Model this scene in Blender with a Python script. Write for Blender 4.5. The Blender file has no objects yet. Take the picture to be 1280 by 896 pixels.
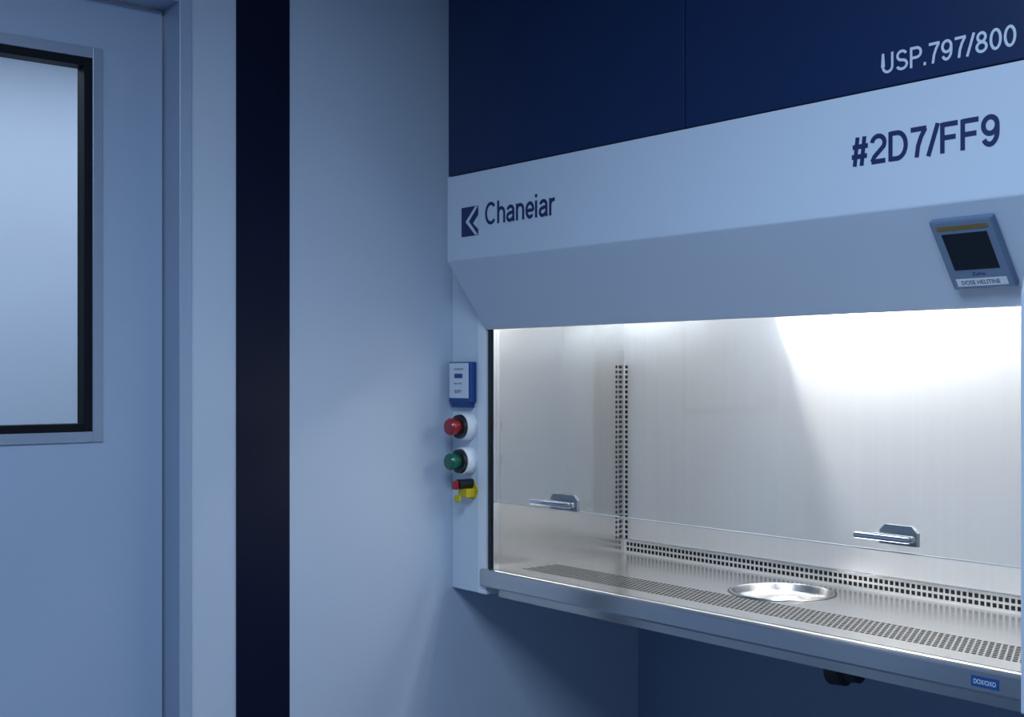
import bpy, bmesh, math
from mathutils import Vector, Matrix
scene = bpy.context.scene
COL = scene.collection
scene.view_settings.view_transform = 'Standard'

# ------------------------------------------------------------ materials
def mat(name, col, rough=0.5, metal=0.0, spec=0.5, noise=0.0, nscale=(3,3,3), bump=0.0, bscale=200.0, coat=0.0, rvar=0.0, detail=4):
    m = bpy.data.materials.new(name); m.use_nodes = True
    nt = m.node_tree; b = nt.nodes["Principled BSDF"]
    b.inputs["Base Color"].default_value = (*col, 1)
    b.inputs["Roughness"].default_value = rough
    b.inputs["Metallic"].default_value = metal
    b.inputs["Specular IOR Level"].default_value = spec
    b.inputs["Coat Weight"].default_value = coat
    tc = nt.nodes.new("ShaderNodeTexCoord")
    mp = nt.nodes.new("ShaderNodeMapping"); mp.inputs["Scale"].default_value = nscale
    nt.links.new(tc.outputs["Object"], mp.inputs["Vector"])
    n = nt.nodes.new("ShaderNodeTexNoise"); n.inputs["Scale"].default_value = 1.0
    n.inputs["Detail"].default_value = detail
    nt.links.new(mp.outputs["Vector"], n.inputs["Vector"])
    mx = nt.nodes.new("ShaderNodeMix"); mx.data_type = 'RGBA'
    k = 1 - noise
    mx.inputs[6].default_value = (col[0]*k, col[1]*k, col[2]*k, 1)
    mx.inputs[7].default_value = (min(1, col[0]*(1+noise)), min(1, col[1]*(1+noise)), min(1, col[2]*(1+noise)), 1)
    nt.links.new(n.outputs["Fac"], mx.inputs[0])
    nt.links.new(mx.outputs[2], b.inputs["Base Color"])
    if rvar:
        mr = nt.nodes.new("ShaderNodeMapRange")
        mr.inputs["From Min"].default_value = 0.3; mr.inputs["From Max"].default_value = 0.7
        mr.inputs["To Min"].default_value = rough-rvar; mr.inputs["To Max"].default_value = rough+rvar
        nt.links.new(n.outputs["Fac"], mr.inputs["Value"])
        nt.links.new(mr.outputs["Result"], b.inputs["Roughness"])
    if bump:
        n2 = nt.nodes.new("ShaderNodeTexNoise"); n2.inputs["Scale"].default_value = bscale
        nt.links.new(tc.outputs["Object"], n2.inputs["Vector"])
        bp = nt.nodes.new("ShaderNodeBump"); bp.inputs["Strength"].default_value = bump
        bp.inputs["Distance"].default_value = 0.001
        nt.links.new(n2.outputs["Fac"], bp.inputs["Height"])
        nt.links.new(bp.outputs["Normal"], b.inputs["Normal"])
    return m

M_wall = mat("wall_paint", (0.52,0.60,0.71), 0.42, noise=0.03, bump=0.04)
M_wall2 = mat("back_wall_paint", (0.24,0.32,0.46), 0.5, noise=0.03)
M_ceil = mat("ceiling_paint", (0.6,0.65,0.72), 0.7, noise=0.02)
M_floor = mat("floor_vinyl", (0.11,0.15,0.22), 0.35, noise=0.08, nscale=(8,8,8))
M_door = mat("door_laminate", (0.37,0.455,0.59), 0.34, noise=0.02)
M_frame = mat("door_frame_paint", (0.34,0.42,0.55), 0.35, noise=0.02)
M_alu = mat("window_frame_alu", (0.33,0.39,0.49), 0.35, 0.3, noise=0.02)
M_rubber = mat("black_gasket", (0.003,0.004,0.008), 0.55, spec=0.2, noise=0.05)
M_stripe = mat("navy_stripe_laminate", (0.0013,0.0045,0.023), 0.45, spec=0.28, noise=0.05)
M_navy = mat("navy_panel_laminate", (0.005,0.020,0.078), 0.42, spec=0.32, noise=0.08, nscale=(30,30,1))
M_fascia = mat("cabinet_powder_coat", (0.57,0.645,0.75), 0.35, noise=0.015, bump=0.03)
M_post = mat("white_coat", (0.70,0.76,0.84), 0.35, noise=0.015)
M_white = mat("bright_white_coat", (0.87,0.89,0.92), 0.35, noise=0.01)
M_steelw = mat("brushed_steel_walls", (0.68,0.675,0.66), 0.30, 0.68, noise=0.05, nscale=(60,60,0.7))
M_steels = mat("brushed_steel_side", (0.57,0.565,0.55), 0.20, 0.88, noise=0.06, nscale=(70,70,0.8))
M_steelf = mat("brushed_steel_worktop", (0.57,0.57,0.565), 0.23, 0.90, noise=0.06, nscale=(1.5,90,90))
M_lip = mat("satin_steel_lip", (0.58,0.59,0.60), 0.22, 0.95, noise=0.05, nscale=(1.5,60,60))
M_dish = mat("satin_steel_dish", (0.48,0.48,0.485), 0.27, 1.0, noise=0.02)
M_chrome = mat("polished_steel", (0.72,0.73,0.75), 0.2, 1.0, noise=0.02)
M_hole = mat("perforation_dark", (0.014,0.013,0.012), 0.9, spec=0.1, noise=0.05)
M_hole2 = mat("grille_slot_dark", (0.022,0.021,0.020), 0.8, spec=0.15, noise=0.05)
M_black = mat("black_plastic", (0.008,0.009,0.012), 0.35, noise=0.05)
M_red = mat("red_plastic", (0.33,0.010,0.018), 0.3, noise=0.05, coat=0.4)
M_green = mat("green_plastic", (0.0,0.12,0.068), 0.3, noise=0.05, coat=0.4)
M_yellow = mat("yellow_plastic", (0.66,0.50,0.01), 0.4, noise=0.05)
M_blue = mat("blue_plastic", (0.012,0.07,0.26), 0.35, noise=0.04)
M_bezel = mat("touchpanel_bezel", (0.12,0.18,0.29), 0.35, noise=0.03)
M_face = mat("touchpanel_face", (0.17,0.235,0.34), 0.35, noise=0.03)
M_screen = mat("touchpanel_screen", (0.010,0.014,0.022), 0.15, noise=0.1)
M_orange = mat("amber_label", (0.20,0.135,0.045), 0.5, noise=0.05)
M_ink = mat("navy_ink", (0.006,0.02,0.10), 0.5, noise=0.02)
M_lite = mat("pale_ink", (0.56,0.63,0.74), 0.5, noise=0.02)
M_edge = mat("glass_polished_edge", (0.46,0.48,0.48), 0.3, noise=0.02)
M_label = mat("label_white", (0.72,0.77,0.84), 0.5, noise=0.02)
M_handle = mat("handle_steel_dark", (0.26,0.29,0.32), 0.3, 0.6, noise=0.05)

def glass(name, tint, refl=0.06, k=0.35):
    m = bpy.data.materials.new(name); m.use_nodes = True
    nt = m.node_tree; nt.nodes.clear()
    o = nt.nodes.new("ShaderNodeOutputMaterial")
    t = nt.nodes.new("ShaderNodeBsdfTransparent"); t.inputs[0].default_value = (*tint,1)
    g = nt.nodes.new("ShaderNodeBsdfGlossy"); g.inputs["Roughness"].default_value = 0.04
    lw = nt.nodes.new("ShaderNodeLayerWeight"); lw.inputs[0].default_value = 0.25
    ml = nt.nodes.new("ShaderNodeMath"); ml.operation='MULTIPLY_ADD'
    ml.inputs[1].default_value = k; ml.inputs[2].default_value = refl*0.5
    ml.use_clamp = True
    mx = nt.nodes.new("ShaderNodeMixShader")
    nt.links.new(lw.outputs["Fresnel"], ml.inputs[0])
    nt.links.new(ml.outputs[0], mx.inputs[0])
    nt.links.new(t.outputs[0], mx.inputs[1]); nt.links.new(g.outputs[0], mx.inputs[2])
    nt.links.new(mx.outputs[0], o.inputs[0])
    return m
M_glass = glass("sash_glass", (0.95,0.96,0.965), 0.06, 0.32)
M_pane = glass("door_glass", (0.90,0.94,0.98))

# ------------------------------------------------------------ helpers
def empty(name, loc=(0,0,0)):
    e = bpy.data.objects.new(name, None); e.empty_display_size = 0.1
    e.location = loc; COL.objects.link(e); return e
def attach(o, parent):
    if parent:
        o.parent = parent
        if parent.matrix_basis.translation.length > 0:
            o.matrix_parent_inverse = parent.matrix_basis.inverted()
def add(name, bm, m, parent=None, smooth=False):
    bmesh.ops.recalc_face_normals(bm, faces=bm.faces[:])
    me = bpy.data.meshes.new(name); bm.to_mesh(me); bm.free()
    ms = m if isinstance(m, (list,tuple)) else [m]
    for x in ms: me.materials.append(x)
    if smooth:
        for p in me.polygons: p.use_smooth = True
    o = bpy.data.objects.new(name, me); COL.objects.link(o)
    attach(o,parent)
    return o
def bbox(bm, x0,x1,y0,y1,z0,z1, bev=0.0, seg=2):
    vs = [bm.verts.new((x,y,z)) for x in (x0,x1) for y in (y0,y1) for z in (z0,z1)]
    q = [(0,1,3,2),(4,6,7,5),(0,4,5,1),(2,3,7,6),(0,2,6,4),(1,5,7,3)]
    fs = [bm.faces.new([vs[i] for i in f]) for f in q]
    if bev:
        es = list({e for f in fs for e in f.edges})
        bmesh.ops.bevel(bm, geom=es, offset=bev, segments=seg, affect='EDGES', profile=0.5)
def box(name, x0,x1,y0,y1,z0,z1, m, parent=None, bev=0.0, seg=2):
    bm = bmesh.new(); bbox(bm, x0,x1,y0,y1,z0,z1,bev,seg); return add(name,bm,m,parent)
def prism(name, prof, x0, x1, m, parent=None, bev=0.0):
    bm = bmesh.new()
    a = [bm.verts.new((x0,y,z)) for y,z in prof]; b = [bm.verts.new((x1,y,z)) for y,z in prof]
    n = len(prof)
    bm.faces.new(a); bm.faces.new(b[::-1])
    for i in range(n): bm.faces.new((a[i],b[i],b[(i+1)%n],a[(i+1)%n]))
    if bev:
        bmesh.ops.bevel(bm, geom=bm.edges[:], offset=bev, segments=3, affect='EDGES', profile=0.5)
    return add(name,bm,m,parent)
def lathe(name, prof, center, axis, m, parent=None, seg=48, smooth=True):
    bm = bmesh.new(); rings=[]
    for r,h in prof:
        if r < 1e-6: rings.append([bm.verts.new((0,0,h))])
        else: rings.append([bm.verts.new((r*math.cos(2*math.pi*i/seg), r*math.sin(2*math.pi*i/seg), h)) for i in range(seg)])
    for j in range(len(rings)-1):
        A,B = rings[j],rings[j+1]
        for i in range(seg):
            k=(i+1)%seg
            if len(A)==1 and len(B)==1: continue
            if len(A)==1: bm.faces.new((A[0],B[i],B[k]))
            elif len(B)==1: bm.faces.new((A[i],B[0],A[k]))
            else: bm.faces.new((A[i],B[i],B[k],A[k]))
    q = Vector((0,0,1)).rotation_difference(Vector(axis).normalized())
    bmesh.ops.transform(bm, matrix=Matrix.Translation(Vector(center)) @ q.to_matrix().to_4x4(), verts=bm.verts[:])
    o = add(name,bm,m,parent,smooth)
    if smooth:
        try: o.data.set_sharp_from_angle(angle=math.radians(35))
        except Exception: pass
    return o
def quads(name, origin, U, V, nu, nv, pu, pv, su, sv, m, parent, stagger=False):
    bm=bmesh.new(); O=Vector(origin);U=Vector(U);V=Vector(V)
    for j in range(nv):
        for i in range(nu):
            off = pu/2 if (stagger and j%2) else 0
            c = O+U*(i*pu+off)+V*(j*pv)
            bm.faces.new([bm.verts.new(c+U*a*su/2+V*b*sv/2) for a,b in((-1,-1),(1,-1),(1,1),(-1,1))])
    return add(name,bm,m,parent)
def text_mesh(name, s, origin, U, V, width, height, m, parent, bold=0.0):
    c = bpy.data.curves.new(name+"_c",'FONT'); c.body=s; c.size=1.0; c.offset=bold
    t = bpy.data.objects.new(name+"_t", c); COL.objects.link(t)
    dg = bpy.context.evaluated_depsgraph_get(); dg.update()
    me = bpy.data.meshes.new_from_object(t.evaluated_get(dg))
    bpy.data.objects.remove(t); bpy.data.curves.remove(c)
    xs=[v.co.x for v in me.vertices]; ys=[v.co.y for v in me.vertices]
    x0,x1,y0,y1=min(xs),max(xs),min(ys),max(ys)
    U=Vector(U);V=Vector(V);O=Vector(origin)
    for v in me.vertices:
        v.co = O+U*((v.co.x-x0)/(x1-x0)*width)+V*((v.co.y-y0)/(y1-y0)*height)
    me.materials.clear(); me.materials.append(m)
    o=bpy.data.objects.new(name,me); COL.objects.link(o)
    attach(o,parent)
    return o

# ---- grotesque stroke lettering (flat cut vinyl)
def arc(cx,cy,rx,ry,a0,a1,n=18):
    return [(cx+rx*math.cos(math.radians(a0+(a1-a0)*i/n)), cy+ry*math.sin(math.radians(a0+(a1-a0)*i/n))) for i in range(n+1)]
G = {
 'C':(0.74,[arc(.37,.5,.29,.43,42,318,26)]),
 'h':(0.56,[[(.08,0),(.08,1)],[(.08,.40)]+arc(.26,.44,.18,.225,170,0,12)+[(.44,0)]]),
 'n':(0.56,[[(.08,0),(.08,.73)],[(.08,.40)]+arc(.26,.44,.18,.225,170,0,12)+[(.44,0)]]),
 'r':(0.36,[[(.08,0),(.08,.73)],[(.08,.36)]+arc(.27,.42,.19,.24,175,88,8)+[(.33,.655)]]),
 'i':(0.23,[[(.08,0),(.08,.73)],[(.08,.86),(.08,1)]]),
 'a':(0.55,[arc(.25,.49,.17,.175,165,0,12)+[(.42,.10),(.45,0)],[(.42,.41),(.30,.395)]+arc(.21,.215,.15,.155,95,270,12)+[(.30,.075),(.42,.20)]]),
 'e':(0.53,[[(.45,.355),(.07,.355)],[(.45,.34)]+arc(.26,.365,.19,.30,0,318,24)]),
 '#':(0.64,[[(.12,0),(.22,1)],[(.36,0),(.46,1)],[(.02,.33),(.55,.33)],[(.05,.67),(.58,.67)]]),
 '2':(0.61,[arc(.29,.69,.21,.24,172,-38,18)+[(.16,.24),(.08,.07)],[(.06,.07),(.53,.07)]]),
 'D':(0.72,[[(.09,0),(.09,1)],[(.09,.93),(.30,.93)]+arc(.31,.5,.28,.43,90,-90,20)+[(.09,.07)]]),
 '7':(0.58,[[(.03,.93),(.53,.93)],[(.50,.93)]+[(.36,.66),(.27,.38),(.22,0)]]),
 '/':(0.36,[[(.01,-.02),(.31,1.02)]]),
 'F':(0.62,[[(.09,0),(.09,1)],[(.09,.93),(.56,.93)],[(.09,.50),(.50,.50)]]),
 '9':(0.61,[arc(.28,.67,.20,.26,0,360,26),[(.48,.68),(.482,.48)]+arc(.27,.45,.21,.38,0,-145,16)]),
 'U':(0.70,[[(.09,1),(.09,.33)]+arc(.32,.33,.23,.26,180,360,16)+[(.55,1)]]),
 'S':(0.68,[arc(.32,.715,.215,.215,22,262,18)+arc(.32,.285,.24,.215,82,-160,18)]),
 'P':(0.64,[[(.09,0),(.09,1)],[(.09,.93),(.33,.93)]+arc(.35,.70,.20,.23,90,-90,14)+[(.09,.47)]]),
 '.':(0.26,[[(.10,0),(.10,.15)]]),
 '8':(0.61,[arc(.285,.73,.17,.20,0,360,24),arc(.285,.285,.21,.215,0,360,24)]),
 '0':(0.61,[arc(.285,.5,.205,.43,0,360,32)]),
}
def lettering(name, s, x0, y, z0, width, height, w, m, parent):
    adv = sum(G[c][0] for c in s) - 0.10
    sx = width/adv; bm = bmesh.new(); cur=0; k=0
    for c in s:
        for path in G[c][1]:
            P=[Vector(((p[0]+cur)*sx, p[1]*height)) for p in path]
            hw = w*height/2; closed=(P[0]-P[-1]).length<1e-6
            L=[];Rr=[]; n=len(P); k+=1; yy=y-k*1.5e-5
            for i in range(n):
                if closed and i in (0,n-1): a=(P[1]-P[0]).normalized(); b=(P[-1]-P[-2]).normalized()
                else:
                    a=(P[min(i+1,n-1)]-P[min(i,n-2)]).normalized(); b=(P[max(i,1)]-P[max(i-1,0)]).normalized()
                t=(a+b).normalized(); nn=Vector((-t.y,t.x)); co=max(0.6,nn.dot(Vector((-a.y,a.x))))
                q=nn*hw/co
                L.append(bm.verts.new((x0+P[i].x+q.x,yy,z0+P[i].y+q.y)))
                Rr.append(bm.verts.new((x0+P[i].x-q.x,yy,z0+P[i].y-q.y)))
            for i in range(n-1): bm.faces.new((L[i],L[i+1],Rr[i+1],Rr[i]))
        cur+=G[c][0]
    return add(name,bm,m,parent)

# ------------------------------------------------------------ room shell
XW=-3.30; YB=3.28; XR=1.6; YN=-2.4; H=2.9
def multi(name, boxes, m, bev=0):
    bm=bmesh.new()
    for b in boxes: bbox(bm,*b,bev)
    return add(name,bm,m)
multi("wall_left", [(-3.45,XW,YN,0.48,0,H),(-3.45,XW,1.502,YB,0,H),(-3.45,XW,0.48,1.502,2.55,H)], M_wall)
box("wall_back", -3.45,XR+0.15,YB,YB+0.15,0,H, M_wall2)
box("wall_right", XR,XR+0.15,YN,YB,0,H, M_wall)
box("wall_front", -3.45,XR+0.15,YN-0.15,YN,0,H, M_wall)
box("floor", -5.2,XR+0.15,YN-0.15,YB+0.15,-0.1,0, M_floor)
box("ceiling", -5.2,XR+0.15,YN-0.15,YB+0.15,H,H+0.1, M_ceil)
box("wall_corridor_far", -5.2,-5.05,YN,YB,0,H, M_ceil)
box("wall_corridor_end", -5.05,-3.45,YB,YB+0.15,0,H, M_ceil)
box("wall_corridor_start", -5.05,-3.45,YN-0.15,YN,0,H, M_ceil)
box("trim_1", XW,XW+0.005,1.661,1.832,0,H, M_stripe)
multi("baseboard_left", [(XW,XW+0.012,1.84,YB,0,0.1),(XW,XW+0.012,1.53,1.655,0,0.1),(XW,XW+0.012,YN,0.45,0,0.1)], M_frame)

# ------------------------------------------------------------ door
door = empty("door_1",(XW,1.0,0))
DX=-3.391
bm=bmesh.new()
for b in [(-3.46,XW+0.012,1.484,1.522,0.001,2.57),(-3.46,XW+0.012,0.462,0.50,0.001,2.57),(-3.46,XW+0.012,0.50,1.484,2.532,2.57)]:
    bbox(bm,*b,0.003)
add("door_frame",bm,M_frame,door)
bm=bmesh.new()
for b in [(-3.44,DX,0.505,0.66,0.008,2.525),(-3.44,DX,1.306,1.478,0.008,2.525),
          (-3.44,DX,0.66,1.306,0.008,1.313),(-3.44,DX,0.66,1.306,2.39,2.525)]:
    bbox(bm,*b)
add("door_leaf",bm,M_door,door)
def ring(name,x0,x1,ya,yb,za,zb,t,m,parent,bev=0.0015):
    bm=bmesh.new()
    bbox(bm,x0,x1,ya,ya+t,za,zb,bev); bbox(bm,x0,x1,yb-t,yb,za,zb,bev)
    bbox(bm,x0,x1,ya+t,yb-t,za,za+t,bev); bbox(bm,x0,x1,ya+t,yb-t,zb-t,zb,bev)
    return add(name,bm,m,parent)
ring("window_frame",-3.445,DX+0.006,0.66,1.306,1.313,2.39,0.029,M_alu,door)
ring("window_gasket",-3.443,DX+0.001,0.689,1.277,1.342,2.361,0.022,M_rubber,door)
box("window_glass",-3.436,-3.430,0.705,1.262,1.358,2.345,M_pane,door)

# ------------------------------------------------------------ bulkhead above the cabinet
bulk = empty("upper_wall_cladding",(-2.1,2.28,2.5))
box("navy_panel_a",-3.113,-2.133,2.279,2.30,2.104,H,M_navy,bulk,0.0015)
box("navy_panel_b",-2.129,-1.10,2.279,2.30,2.104,H,M_navy,bulk,0.0015)
box("navy_panel_core",-3.11,-1.103,2.301,YB,2.104,H,M_stripe,bulk)
lettering("standard_lettering","USP.797/800",-1.568,2.2782,2.131,0.301,0.043,0.135,M_lite,bulk)

post = empty("side_service_column",(-3.2,2.43,0.8))
box("column_body",-3.299,-3.160,2.43,YB,0.806,H,M_post,post,0.002)
box("column_edge",-3.158,-3.1145,2.425,YB,0.806,H,M_white,post,0.004)

# ------------------------------------------------------------ biosafety cabinet
cab = empty("biological_safety_cabinet")
XL,XRi=-3.113,-1.11
prof=[(2.274,2.10),(2.274,1.843),(2.423,1.638),(2.438,1.638),(2.438,1.662),(2.30,1.85),(2.30,2.10)]
prism("fascia",prof,XL,XRi,M_fascia,cab,0.003)
endp=[(2.301,2.09),(2.301,1.84),(2.432,1.661),(2.45,1.661),(2.45,2.09)]
prism("end_cap_l",endp,XL+0.001,-3.092,M_fascia,cab)
prism("end_cap_r",endp,-1.29,XRi-0.001,M_fascia,cab)
box("side_panel_l",-3.1135,-3.09,2.452,YB,0.84,2.10,M_steels,cab)
box("side_panel_r",-1.286,XRi,2.452,YB,0.84,2.10,M_steels,cab)
box("interior_back",-3.09,-1.286,3.003,3.02,0.85,1.82,M_steelw,cab)
box("interior_top",-3.09,-1.286,2.31,3.02,1.82,1.839,M_white,cab)
box("cabinet_core",-3.09,-1.286,2.31,YB,1.84,2.10,M_fascia,cab)
box("rear_plenum",-3.09,-1.286,3.021,YB,0.84,1.839,M_fascia,cab)
# added light baffle, out of view: gives the added beam lamp a straight edge
box("beam_baffle_pan",-2.640,-2.461,2.46,3.00,1.733,1.735,M_white,cab)
box("beam_baffle_side",-2.642,-2.640,2.46,3.00,1.733,1.82,M_white,cab)
CX,CY,CR=-2.25,2.80,0.143
bm=bmesh.new()
out=[bm.verts.new(p) for p in [(-3.09,2.43,0.89),(-1.286,2.43,0.89),(-1.286,3.003,0.89),(-3.09,3.003,0.89)]]
for i in range(4): bm.edges.new((out[i],out[(i+1)%4]))
cir=[bm.verts.new((CX+CR*math.cos(2*math.pi*i/64),CY+CR*math.sin(2*math.pi*i/64),0.89)) for i in range(64)]
for i in range(64): bm.edges.new((cir[i],cir[(i+1)%64]))
bmesh.ops.triangle_fill(bm,use_beauty=True,edges=bm.edges[:])
add("worktop",bm,M_steelf,cab)
lathe("dish_gap_dark",[(0.1500,0.0003),(0.1500,0.0012),(0.1435,0.0012)],(CX,CY,0.89),(0,0,1),M_black,cab,seg=72)  # black ring colours in the dark gap around the dish rim
lathe("sunken_dish",[(0.1455,0.001),(0.1445,0.0035),(0.139,0.0035),(0.1365,0.0),(0.134,-0.014),(0.129,-0.023),(0.120,-0.029),(0.105,-0.032),(0.08,-0.033),(0,-0.033)],
      (CX,CY,0.89),(0,0,1),M_dish,cab,seg=96)
lp=[(2.411,0.879),(2.411,0.839),(2.414,0.834),(2.419,0.832),(2.455,0.832),(2.455,0.8895),(2.422,0.8895),(2.4165,0.888),(2.4125,0.884)]
prism("front_lip",lp,-3.128,XRi,M_lip,cab)
box("base_pan",-3.09,-1.286,2.457,YB,0.80,0.838,M_steels,cab)
quads("front_grille",(-3.03,2.512,0.8906),(1,0,0),(0,1,0),108,9,0.016,0.0165,0.0110,0.0078,M_hole2,cab,True)
quads("rear_grille",(-3.07,3.0024,0.9045),(1,0,0),(0,0,1),105,2,0.017,0.018,0.0112,0.0115,M_hole,cab)
quads("rear_slot_column",(-3.077,3.0024,0.945),(1,0,0),(0,0,1),1,35,0.02,0.0170,0.013,0.0105,M_hole,cab)
quads("side_slot_column",(-3.0894,2.968,0.945),(0,1,0),(0,0,1),2,35,0.016,0.0170,0.008,0.0095,M_hole2,cab)
box("rear_ledge",-3.085,-1.286,2.998,3.003,0.936,0.940,M_steelf,cab)
box("sash_glass",-3.082,-1.29,2.440,2.446,1.102,1.70,M_glass,cab)
box("sash_edge",-3.082,-1.29,2.4395,2.4465,1.0995,1.102,M_edge,cab)
box("sash_track_l",-3.104,-3.092,2.426,2.452,0.89,1.66,M_black,cab)
box("sash_guide_l",-3.091,-3.083,2.432,2.455,0.89,1.66,M_chrome,cab)
rp=[(2.33,0.832),(2.33,1.66),(2.345,1.70),(2.40,1.715),(2.452,1.715),(2.452,0.832)]
prism("right_column",rp,-1.286,XRi,M_fascia,cab,0.004)
def handle(name,x0,x1,z,parent):
    w=x1-x0
    h=empty(name); h.parent=parent
    bm=bmesh.new()
    a,b=x0+w*0.32,x1-w*0.04; z0,z1=z-0.018,z+0.026; c=0.014
    pts=[(a,z0),(b,z0),(b,z1-c),(b-c,z1),(a+c,z1),(a,z1-c)]
    A=[bm.verts.new((x,2.4285,zz)) for x,zz in pts]; B=[bm.verts.new((x,2.4395,zz)) for x,zz in pts]
    bm.faces.new(A); bm.faces.new(B[::-1])
    for i in range(6): bm.faces.new((A[i],B[i],B[(i+1)%6],A[(i+1)%6]))
    add(name+"_plate",bm,M_handle,h)
    box(name+"_grip",x0+w*0.28,x1,2.402,2.414,z-0.006,z+0.008,M_handle,h,0.005)
    box(name+"_arm_a",x0+w*0.45,x0+w*0.5,2.408,2.43,z-0.003,z+0.006,M_handle,h,0.002)
    box(name+"_arm_b",x0+w*0.85,x0+w*0.9,2.408,2.43,z-0.003,z+0.006,M_handle,h,0.002)
    lathe(name+"_rod",[(0,0),(0.006,0),(0.0075,0.002),(0.0075,w*0.93),(0.005,w*0.95),(0,w*0.95)],(x0,2.404,z-0.002),(1,0,0),M_chrome,h,seg=20)
handle("sash_handle_a",-2.869,-2.684,1.122,cab)
handle("sash_handle_b",-1.7245,-1.574,1.137,cab)
FP=2.2735
bm=bmesh.new()
def poly(bm,pts,y,mi=0):
    f=bm.faces.new([bm.verts.new((x,y,z)) for x,z in pts]); f.material_index=mi
lx,lz,lw,lh=-3.039,1.911,0.083,0.088
poly(bm,[(lx,lz),(lx+lw,lz),(lx+lw,lz+lh),(lx,lz+lh)],FP)
def L(a,b): return (lx+a*lw,lz+b*lh)
poly(bm,[L(0.82,0.98),L(0.98,0.98),L(0.45,0.50),L(0.25,0.50)],FP-0.0004,1)
poly(bm,[L(0.25,0.50),L(0.45,0.50),L(0.98,0.02),L(0.82,0.02)],FP-0.0004,1)
poly(bm,[L(0.70,0.42),L(1.0,0.68),L(1.0,0.20)],FP-0.0004,1)
add("maker_logo",bm,[M_ink,M_fascia],cab)
lettering("maker_lettering","Chaneiar",-2.925,FP,1.937,0.309,0.066,0.15,M_ink,cab)
lettering("code_lettering","#2D7/FF9",-1.640,FP,1.944,0.340,0.062,0.165,M_ink,cab)
box("lip_tag",-1.439,-1.377,2.4095,2.4112,0.847,0.869,M_blue,cab)
text_mesh("lip_tag_text","DOX/OXO",(-1.433,2.4092,0.853),(1,0,0),(0,0,1),0.05,0.010,M_label,cab,0.01)
vp=empty("drain_valve"); vp.parent=cab
lathe("valve_body",[(0,0),(0.024,0),(0.036,0.006),(0.036,0.045),(0.026,0.05),(0.026,0.085),(0,0.085)],(-1.90,2.55,0.775),(1,0,0.1),M_black,vp,seg=28)
box("valve_stem",-1.885,-1.865,2.54,2.56,0.775,0.805,M_black,vp,0.003)
box("valve_lever",-1.87,-1.76,2.538,2.558,0.782,0.798,M_black,vp,0.004)

# ------------------------------------------------------------ touch panel on the sloping fascia
tp=empty("touchscreen_controller")
R=Matrix(((1,0,0),(0,-0.588,-0.809),(0,0.809,-0.588))).to_4x4()
tp.matrix_basis=Matrix.Translation((-1.388,2.341,1.7505))@R
def tlocal(o): 
    o.parent=tp; o.matrix_parent_inverse=Matrix.Identity(4); return o
def tbox(name,x0,x1,y0,y1,z0,z1,m,bev=0):
    return tlocal(box(name,x0,x1,y0,y1,z0,z1,m,None,bev))
tbox("bezel",-0.070,0.070,-0.083,0.083,0.0005,0.016,M_bezel,0.004)
tbox("face",-0.066,0.066,-0.079,0.079,0.016,0.0168,M_face)
tbox("screen",-0.050,0.050,-0.034,0.052,0.0168,0.0176,M_screen)
tbox("amber_strip",-0.056,0.056,0.060,0.070,0.0168,0.0174,M_orange)
tbox("label",-0.056,0.056,-0.074,-0.056,0.0168,0.0174,M_label)
tlocal(text_mesh("label_text","DOSE HELITINE",(-0.045,-0.070,0.0177),(1,0,0),(0,1,0),0.085,0.010,M_black,None,0.01))
tlocal(text_mesh("mark_text","Zaha",(-0.016,-0.049,0.0171),(1,0,0),(0,1,0),0.03,0.008,M_ink,None,0.01))

# ------------------------------------------------------------ controls on the column
ctl=empty("alarm_module")
box("housing",-3.281,-3.166,2.402,2.4295,1.408,1.538,M_blue,ctl,0.004)
prism("housing_chin",[(2.402,1.410),(2.4295,1.410),(2.4295,1.392),(2.412,1.392)],-3.27,-3.178,M_blue,ctl)
box("face",-3.274,-3.173,2.3995,2.402,1.422,1.534,M_label,ctl,0.001)
box("display",-3.245,-3.203,2.3985,2.3995,1.486,1.500,M_blue,ctl)
text_mesh("text_a","status",(-3.247,2.3988,1.512),(1,0,0),(0,0,1),0.05,0.006,M_ink,ctl)
text_mesh("text_b","flow 0.45",(-3.247,2.3988,1.466),(1,0,0),(0,0,1),0.04,0.006,M_ink,ctl)
text_mesh("text_c","EXIT",(-3.243,2.3988,1.438),(1,0,0),(0,0,1),0.036,0.010,M_red,ctl,0.02)
def button(name,z,m):
    e=empty(name)
    lathe("collar",[(0.043,0),(0.044,0.004),(0.044,0.030),(0.042,0.036),(0.038,0.037)],(-3.205,2.43,z),(0,-1,0),M_white,e)
    lathe("ring",[(0.038,0.030),(0.039,0.038),(0.037,0.048),(0.024,0.050)],(-3.205,2.43,z),(0,-1,0),M_black,e)
    lathe("cap",[(0.023,0.044),(0.023,0.062),(0.027,0.066),(0.027,0.080),(0.022,0.086),(0,0.088)],(-3.205,2.43,z),(0,-1,0),m,e)
    return e
button("push_button",1.332,M_red)
button("push_button.001",1.222,M_green)
ks=empty("key_switch")
lathe("plate",[(0.0,0.003),(0.030,0.003),(0.030,0)],(-3.19,2.43,1.128),(0,-1,0),M_yellow,ks,seg=6,smooth=False)
box("yellow_body",-3.214,-3.168,2.39,2.428,1.108,1.136,M_yellow,ks,0.004)
lathe("barrel",[(0.016,0.0),(0.016,0.055),(0,0.056)],(-3.195,2.43,1.150),(0,-1,0),M_black,ks,seg=24)
box("red_key",-3.206,-3.184,2.358,2.374,1.134,1.162,M_red,ks,0.004)
box("tag",-3.212,-3.180,2.372,2.378,1.094,1.116,M_yellow,ks,0.003)

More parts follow.
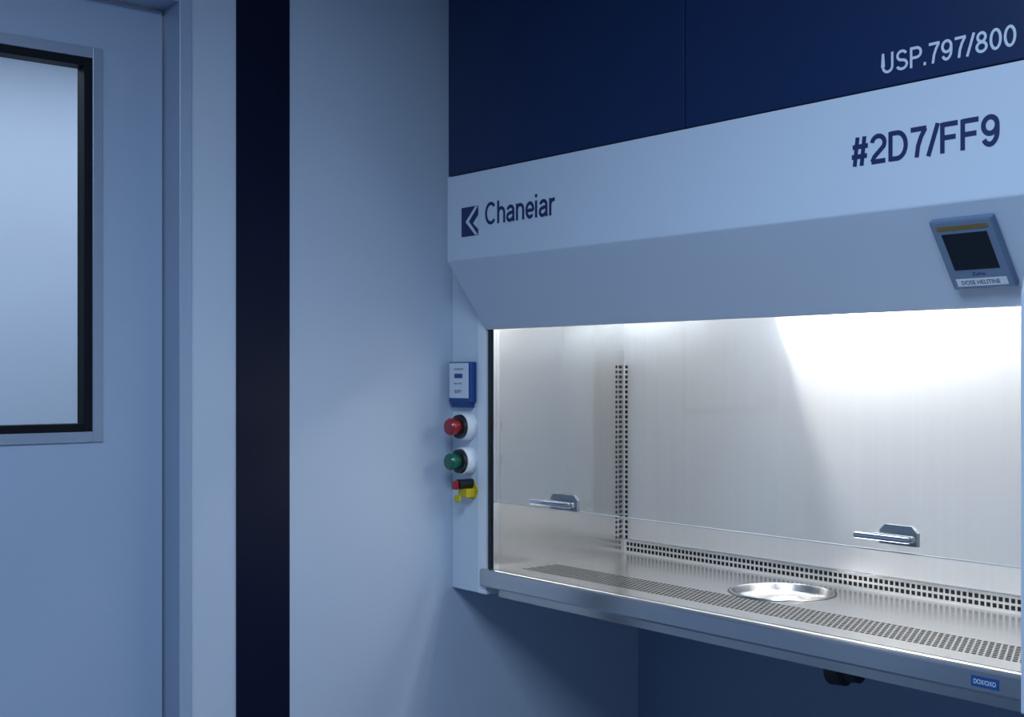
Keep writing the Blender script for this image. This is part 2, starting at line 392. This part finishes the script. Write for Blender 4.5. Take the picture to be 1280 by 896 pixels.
# ------------------------------------------------------------ lights
def area(name,loc,rot,sx,sy,power,col):
    l=bpy.data.lights.new(name,'AREA'); l.shape='RECTANGLE'; l.size=sx; l.size_y=sy
    l.energy=power; l.color=col
    o=bpy.data.objects.new(name,l); o.location=loc; o.rotation_euler=rot; COL.objects.link(o); return o
cl=empty("ceiling_light_panel",(-1.0,0.4,2.88))
ring2=bmesh.new()
for b in [(-1.65,-1.6,-0.25,1.05,2.86,2.90),(-0.4,-0.35,-0.25,1.05,2.86,2.90),(-1.6,-0.4,-0.25,-0.2,2.86,2.90),(-1.6,-0.4,1.0,1.05,2.86,2.90)]:
    bbox(ring2,*b)
add("light_frame",ring2,M_white,cl)
area("ceiling_lamp",(-1.0,0.4,2.865),(0,0,0),1.18,1.18,78,(0.60,0.78,1.0))
area("corridor_lamp",(-4.2,1.6,2.8),(0,0,0),0.8,2.4,28,(0.78,0.88,1.0))
area("cabinet_tube_lamp",(-2.19,2.72,1.80),(0,0,0),1.7,0.10,9,(1.0,0.985,0.95))
area("added_fill_right",(-1.78,2.60,1.80),(math.radians(15),0,0),0.8,0.08,5,(1.0,0.985,0.96))  # added fill, not a cabinet tube: brightens the right part of the interior
s=bpy.data.lights.new("added_beam_lamp",'POINT'); s.energy=30  # unseen source added to throw the diagonal beam on the back wall
s.color=(1,0.99,0.965); s.shadow_soft_size=0.006
so=bpy.data.objects.new("added_beam_lamp",s); so.location=(-2.483,2.50,1.79); COL.objects.link(so)

w=bpy.data.worlds.new("world"); scene.world=w; w.use_nodes=True
w.node_tree.nodes["Background"].inputs[0].default_value=(0.05,0.08,0.15,1)
w.node_tree.nodes["Background"].inputs[1].default_value=0.3

# ------------------------------------------------------------ camera
cam=bpy.data.cameras.new("camera"); co=bpy.data.objects.new("camera",cam); COL.objects.link(co)
cam.sensor_width=36; cam.lens=44.21; cam.shift_y=19/1280; cam.clip_start=0.05
co.location=(0,0,1.5); co.rotation_euler=(math.radians(90),0,math.radians(50.9))
scene.camera=co
